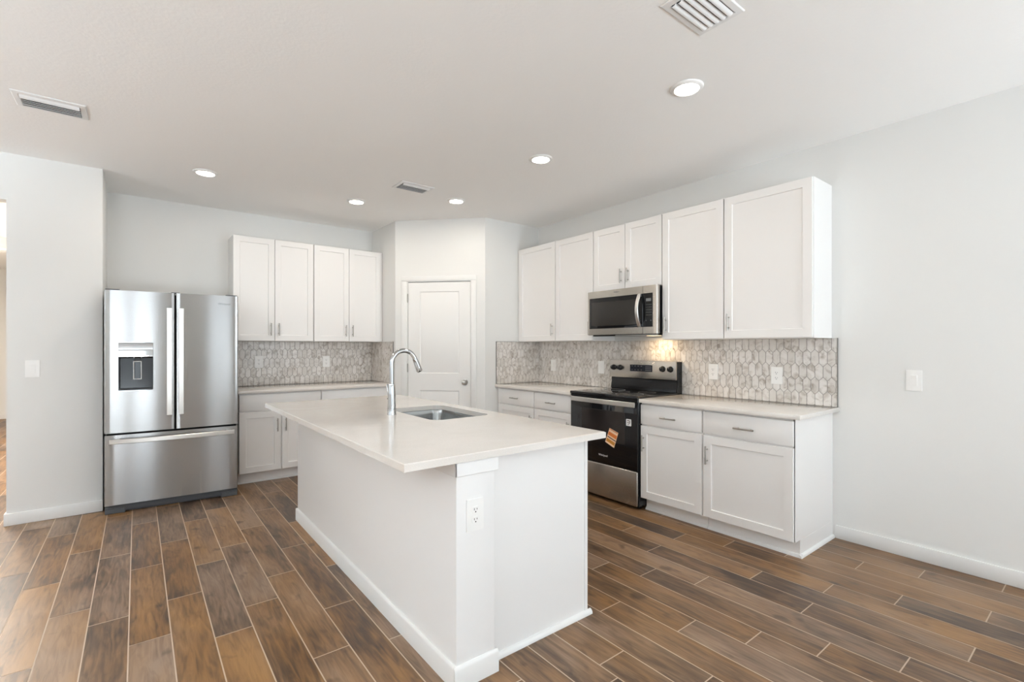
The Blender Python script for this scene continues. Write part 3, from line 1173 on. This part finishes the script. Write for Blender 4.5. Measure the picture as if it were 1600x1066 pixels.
for y in (3.120, 3.041, 2.561, 2.481):
    kb = MB(TG)
    L_ = Matrix.Translation((-y, .022, 1.118)) @ Matrix.Rotation(-PI / 2, 4, 'X')
    kb.use(BLACKP).lathe([(.027, 0), (.027, .004), (.0225, .007), (.021, .026), (.018, .029), (.006, .0295)], 28, L_)
    kb.box(-y - .0035, -y + .0035, .030, .054, 1.099, 1.137, .001)
    kb.use(MARK_S).box(-y - .001, -y + .001, .0535, .0545, 1.122, 1.136)
    kb.build('knob', None, back)
TO = frame((3.156, 0, 0), (0, -1, 0), (-1, 0, 0))
text_mesh('logo', 'Whirlpool', .024, TO @ Matrix.Translation((-2.779, .0006, .386)), MARK_W, od)
sk = MB(TO)
sk.use(MARK_W).prism(rrect(-2.532, -2.480, .672, .728, .006, 4), .0002, .0008, 'y')
sk.use(INK).box(-2.522, -2.497, .0007, .0012, .711, .717)
sk.box(-2.522, -2.494, .0007, .0012, .696, .701)
sk.box(-2.498, -2.492, .0007, .0012, .697, .716)
sk.prism([(-2.519, .680), (-2.512, .680), (-2.492, .694), (-2.499, .694)], .0007, .0012, 'y')
sub(sk.build('sticker', None, od), 'small white square sticker with dark figure')
# striped promotional card stuck askew on the oven door
card = thing('promotional_card', 'tilted orange and cream striped card stuck on the black oven door', 'card', (3.150, 2.680, .55))
tg = MB(TO)
q0, q1, q2, q3 = Vector((-2.705, .630)), Vector((-2.612, .600)), Vector((-2.657, .468)), Vector((-2.754, .506))


def strip(m_, v0, v1, yb_, yf_, u0=0, u1=1):
    def P2(u, v):
        a_ = q0.lerp(q1, u)
        b_ = q3.lerp(q2, u)
        p_ = a_.lerp(b_, v)
        return (p_.x, p_.y)
    tg.use(m_).prism([P2(u0, v0), P2(u1, v0), P2(u1, v1), P2(u0, v1)], yb_, yf_, 'y')


strip(CREAM, 0, 1, .0014, .0022)
strip(ORANGE, .02, .07, .0021, .0025, .05, .95)
strip(INK, .055, .075, .0024, .0027, .2, .9)
strip(ORANGE, .22, .44, .0021, .0025, .04, .97)
strip(INK, .53, .60, .0021, .0025, .05, .97)
strip(ORANGE2, .68, .88, .0021, .0025, .05, .95)
tg.build('card_face', None, card)

# ------------------------------------------------------------------ microwave
MW = thing('microwave', 'over-the-range stainless microwave with black door under the short cabinet', 'microwave', (XR - .2, 2.80, 1.428))
MY0, MY1, MZ0, MZ1, MXF = 2.421, 3.186, 1.428, 1.8355, 3.404
b = MB()
b.box(3.436, XR - .002, MY0, MY1, MZ0 + .004, MZ1, .003)
b.box(3.450, XR - .06, MY0 + .02, MY1 - .02, MZ0 - .012, MZ0 + .006, .004)
mbody = b.build('body', BLACKP, MW)
fl_ = MB()
gx, gy0, gy1, gz0, gz1 = MXF, 2.454, 3.166, 1.486, 1.7715
fl_.box(MXF, 3.436, 2.409, gy0, MZ0, MZ1, .012, 4, lambda c, d: abs(d.z) > .9 and c.x < MXF + .005 and c.y < 2.42)
fl_.box(MXF, 3.436, gy1, 3.189, MZ0, MZ1, .006, 2, lambda c, d: abs(d.z) > .9 and c.x < MXF + .005 and c.y > 3.18)
fl_.box(MXF, 3.436, gy0, gy1, gz1, MZ1)
fl_.box(MXF, 3.436, gy0, gy1, MZ0, gz0)
bmesh.ops.remove_doubles(fl_.bm, verts=fl_.bm.verts[:], dist=1e-6)
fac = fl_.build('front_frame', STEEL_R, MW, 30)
fac['label'] = 'stainless front frame'
d = MB()
d.box(MXF + .002, 3.436, 2.556, gy1, gz0, gz1, .002)
md = d.build('door', BLACKG, MW)
wn = MB()
wn.box(MXF + .0008, MXF + .006, 2.615, gy1 - .02, gz0 + .025, gz1 - .04, .001)
wn.build('door_window', mat('microwave_window_mesh', (.028, .025, .022), .10), md)
cp_ = MB()
cp_.box(MXF + .002, 3.436, gy0, 2.553, gz0, gz1, .002)
ctl = cp_.build('control_panel', BLACKP, MW)
TM = frame((MXF + .002, 0, 0), (0, -1, 0), (-1, 0, 0))
mk = MB(TM)
mk.use(MARK_G).box(-2.522, -2.472, .0002, .0008, 1.702, 1.728)
mk.use(mat('dim_key_print', (.10, .11, .10), .5))
for r_ in range(5):
    for q in range(4):
        mk.box(-2.524 + q * .016, -2.515 + q * .016, .0002, .0008, 1.672 - r_ * .022, 1.677 - r_ * .022)
mk.use(MARK_G)
for y in (-2.522, -2.474):
    mk.lathe([(.005, 0), (.005, .0008)], 14, Matrix.Translation((y, .0002, 1.540)) @ Matrix.Rotation(-PI / 2, 4, 'X'))
mk.build('lettering', None, ctl)
for z0_, z1_ in ((gz1, MZ1), (MZ0, gz0)):
    MB().box(MXF - .0006, MXF + .0006, 2.554, 2.5565, z0_, z1_).build('seam', GAP, MW)
h_ = MB()
P_ = []
for k in range(17):
    s_ = (k - 8) / 8
    P_.append((MXF - .012 - .040 * (1 - s_ * s_), 2.580 - .0 * s_, 1.629 + .137 * s_))
h_.bar(P_, .033, .012, (0, 1, 0))
for z in (1.500, 1.758):
    h_.box(MXF - .018, MXF + .004, 2.568, 2.592, z - .012, z + .012, .003)
sub(h_.build('handle', STEEL_H, md), 'bowed silver door handle')
lm = MB(TM)
text_mesh('logo', 'Whirlpool', .014, TM @ Matrix.Translation((-2.842, .0026, 1.812)), MARK_G, fac)
lens = MB()
lens.box(3.60, 3.68, 2.56, 2.66, MZ0 - .0132, MZ0 - .0115, .0005)
lens.build('lamp_lens', HOODLAMP, MW)
vg = MB()
vg.use(STEEL_H)
vg.box(3.443, 3.447, MY0 + .01, MY1 - .30, MZ0 - .010, MZ0 - .006)
vg.build('vent_lip', None, MW)
sl_ = area('cooktop_lamp', (3.645, 2.61, MZ0 - .020), (0, 0, 0), .12, .09, 1.7, (1.0, .72, .42))


# ------------------------------------------------------------------ switches and outlets
def plate(T, x, z, kind, label, y=0.0, group=None):
    nm = {'duplex': 'power_outlet', 'rocker': 'light_switch'}[kind]
    t = thing(nm, label, {'duplex': 'outlet', 'rocker': 'light switch'}[kind], T @ Vector((x, y, z)), group)
    p = MB(T)
    w_, h_ = .040, .064
    p.prism(rrect(x - w_, x + w_, z - h_, z + h_, .004, 3), y + .0004, y + .006, 'y', .002)
    p.build('cover_plate', PLASTIC, t)
    if kind == 'rocker':
        r = MB(T)
        r.box(x - .0175, x + .0175, y + .0055, y + .0068, z - .0345, z + .0345, .0005)
        fr = r.build('rocker_frame', PLASTIC, t)
        r = MB(T)
        r.prism([(y + .0065, z - .032), (y + .0078, z - .032), (y + .0082, z), (y + .0108, z + .032), (y + .0065, z + .032)], x - .0155, x + .0155, 'x')
        r.build('rocker', PLASTIC, t, 20)
    else:
        for s in (-1, 1):
            f = MB(T)
            zc_ = z + s * .0195
            pts_ = []
            for k in range(24):
                a_ = 2 * PI * k / 24
                pts_.append((x + .0172 * math.cos(a_), zc_ + max(-.0135, min(.0135, .0172 * math.sin(a_)))))
            f.prism(pts_, y + .0055, y + .0078, 'y')
            so = f.build('socket', PLASTIC, t)
            q = MB(T)
            q.use(PLASTIC_DARK)
            q.box(x - .0075, x - .005, y + .0074, y + .0081, zc_ - .001, zc_ + .0075)
            q.box(x + .005, x + .0075, y + .0074, y + .0081, zc_ - .0, zc_ + .0065)
            q.lathe([(.0028, 0), (.0028, .0007)], 10, Matrix.Translation((x, y + .0074, zc_ - .0075)) @ Matrix.Rotation(-PI / 2, 4, 'X'))
            q.build('slots', None, so)
    for dz in ((-.048, .048) if kind == 'rocker' else (0,)):
        sc = MB(T)
        sc.lathe([(.003, 0), (.003, .0008), (.0015, .0012)], 10, Matrix.Translation((x, y + .006, z + dz)) @ Matrix.Rotation(-PI / 2, 4, 'X'))
        sc.build('screw', PLASTIC, t)
    return t


G_O = 'white outlet covers'
G_S = 'white wall switches'
plate(TR, -2.137, 1.109, 'duplex', 'white duplex outlet on marble tile, the one nearer the range', .008, G_O)
plate(TR, -1.632, 1.101, 'duplex', 'white duplex outlet on marble tile near the open end of the counter', .008, G_O)
plate(TR, -3.366, 1.106, 'rocker', 'white rocker switch on marble tile just left of the range backguard', .008, G_S)
plate(TR, -4.094, 1.104, 'rocker', 'white rocker switch on marble tile near the pantry corner', .008, G_S)
plate(TB, 1.037, 1.155, 'duplex', 'white duplex outlet on the tile close to the refrigerator', .008, G_O)
plate(TB, 1.744, 1.146, 'duplex', 'white duplex outlet on the tile farther from the refrigerator, near the faucet', .008, G_O)
plate(TR, -.823, 1.107, 'rocker', 'white light switch alone on the bare wall right of the cabinets', 0, G_S)
TLW = frame((0, YL, 0), (1, 0, 0), (0, -1, 0))
plate(TLW, -.619, 1.152, 'rocker', 'white light switch on the narrow wall left of the refrigerator', 0, G_S)
TI = frame((0, PWY0, 0), (1, 0, 0), (0, -1, 0))
plate(TI, 1.049, .656, 'duplex', 'white duplex outlet on the end of the kitchen island', 0, G_O)

# ------------------------------------------------------------------ ceiling fixtures
G_L = 'recessed ceiling downlights'


def downlight(x, y, label):
    t = thing('ceiling_light', label, 'ceiling light', (x, y, H), G_L)
    r = MB()
    r.lathe([(.088, H - .0005), (.088, H - .003), (.083, H - .009), (.066, H - .013), (.063, H - .010), (.063, H - .0005)], 40, Matrix.Translation((x, y, 0)))
    r.build('trim_ring', PLASTIC, t, 50)
    l = MB()
    l.lathe([(.063, H - .004), (.062, H - .0095), (.03, H - .0105), (.002, H - .0106)], 36, Matrix.Translation((x, y, 0)))
    l.build('diffuser', LAMP, t)
    d = bpy.data.lights.new('downlight_glow', 'AREA')
    d.shape = 'DISK'
    d.size = .11
    d.energy = 3.9
    d.color = (1.0, .91, .80)
    lo = bpy.data.objects.new('downlight_glow', d)
    COL.objects.link(lo)
    lo.location = (0, 0, -.0125)
    lo.parent = t
    return t


downlight(.442, 4.645, 'round ceiling downlight above and in front of the refrigerator')
downlight(1.695, 4.653, 'round ceiling downlight left of the small ceiling vent, above the back cabinets')
downlight(2.455, 4.035, 'round ceiling downlight in front of the pantry door wall')
downlight(2.414, 2.744, 'round ceiling downlight level with the microwave, middle of the range-side row')
downlight(2.387, 1.499, 'largest-looking round ceiling downlight, below the big ceiling vent')

G_V = 'white ceiling air vents'


def register(x, y, wx, wy, label, blades, tilt):
    t = thing('ceiling_vent', label, 'air vent', (x, y, H), G_V)
    f = MB()
    ix, iy = wx / 2 - .030, wy / 2 - .030
    ox, oy = wx / 2, wy / 2

    def ring(ax, ay, z):
        return [(x - ax, y - ay, z), (x + ax, y - ay, z), (x + ax, y + ay, z), (x - ax, y + ay, z)]
    f.rings([ring(ox, oy, H - .0005), ring(ox, oy, H - .003), ring(ox - .004, oy - .004, H - .006), ring(ix + .004, iy + .004, H - .009), ring(ix, iy, H - .007), ring(ix, iy, H - .0005)], True, False, False)
    f.build('frame', VENTW, t, 25)
    d = MB()
    d.box(x - ix + .0005, x + ix - .0005, y - iy + .0005, y + iy - .0005, H - .002, H - .0005)
    d.build('duct_opening', VENTD, t)  # flat dark plate below the ceiling stands in for shade inside the duct
    for k in range(blades):
        yy = y - iy + (2 * iy) * (k + .5) / blades
        w_ = 2 * iy / blades * (.37 if tilt < 0 else .52)
        s = MB()
        a_ = math.radians(tilt if k or tilt < 0 else -tilt)
        dy, dz = w_ * math.cos(a_), w_ * math.sin(a_)
        zc_ = H - .006 - abs(dz) * .9
        arc = []
        for q in range(7):
            u = -1 + 2 * q / 6
            arc.append((yy + dy * u, zc_ + dz * u - .003 * (1 - u * u)))
        prof = arc + [(p[0], p[1] + .0012) for p in arc[::-1]]
        s.prism(prof, x - ix + .001, x + ix - .001, 'x')
        s.build('blade', VENTW, t)
    return t


register(-.397, 3.910, .318, .224, 'white ceiling vent above the wall left of the refrigerator', 6, 30)
register(1.948, 3.935, .318, .212, 'small-looking white ceiling vent between the two far downlights', 6, 30)
register(1.880, 1.105, .306, .206, 'white ceiling vent at the top edge of the photo, nearest the camera', 5, -22)
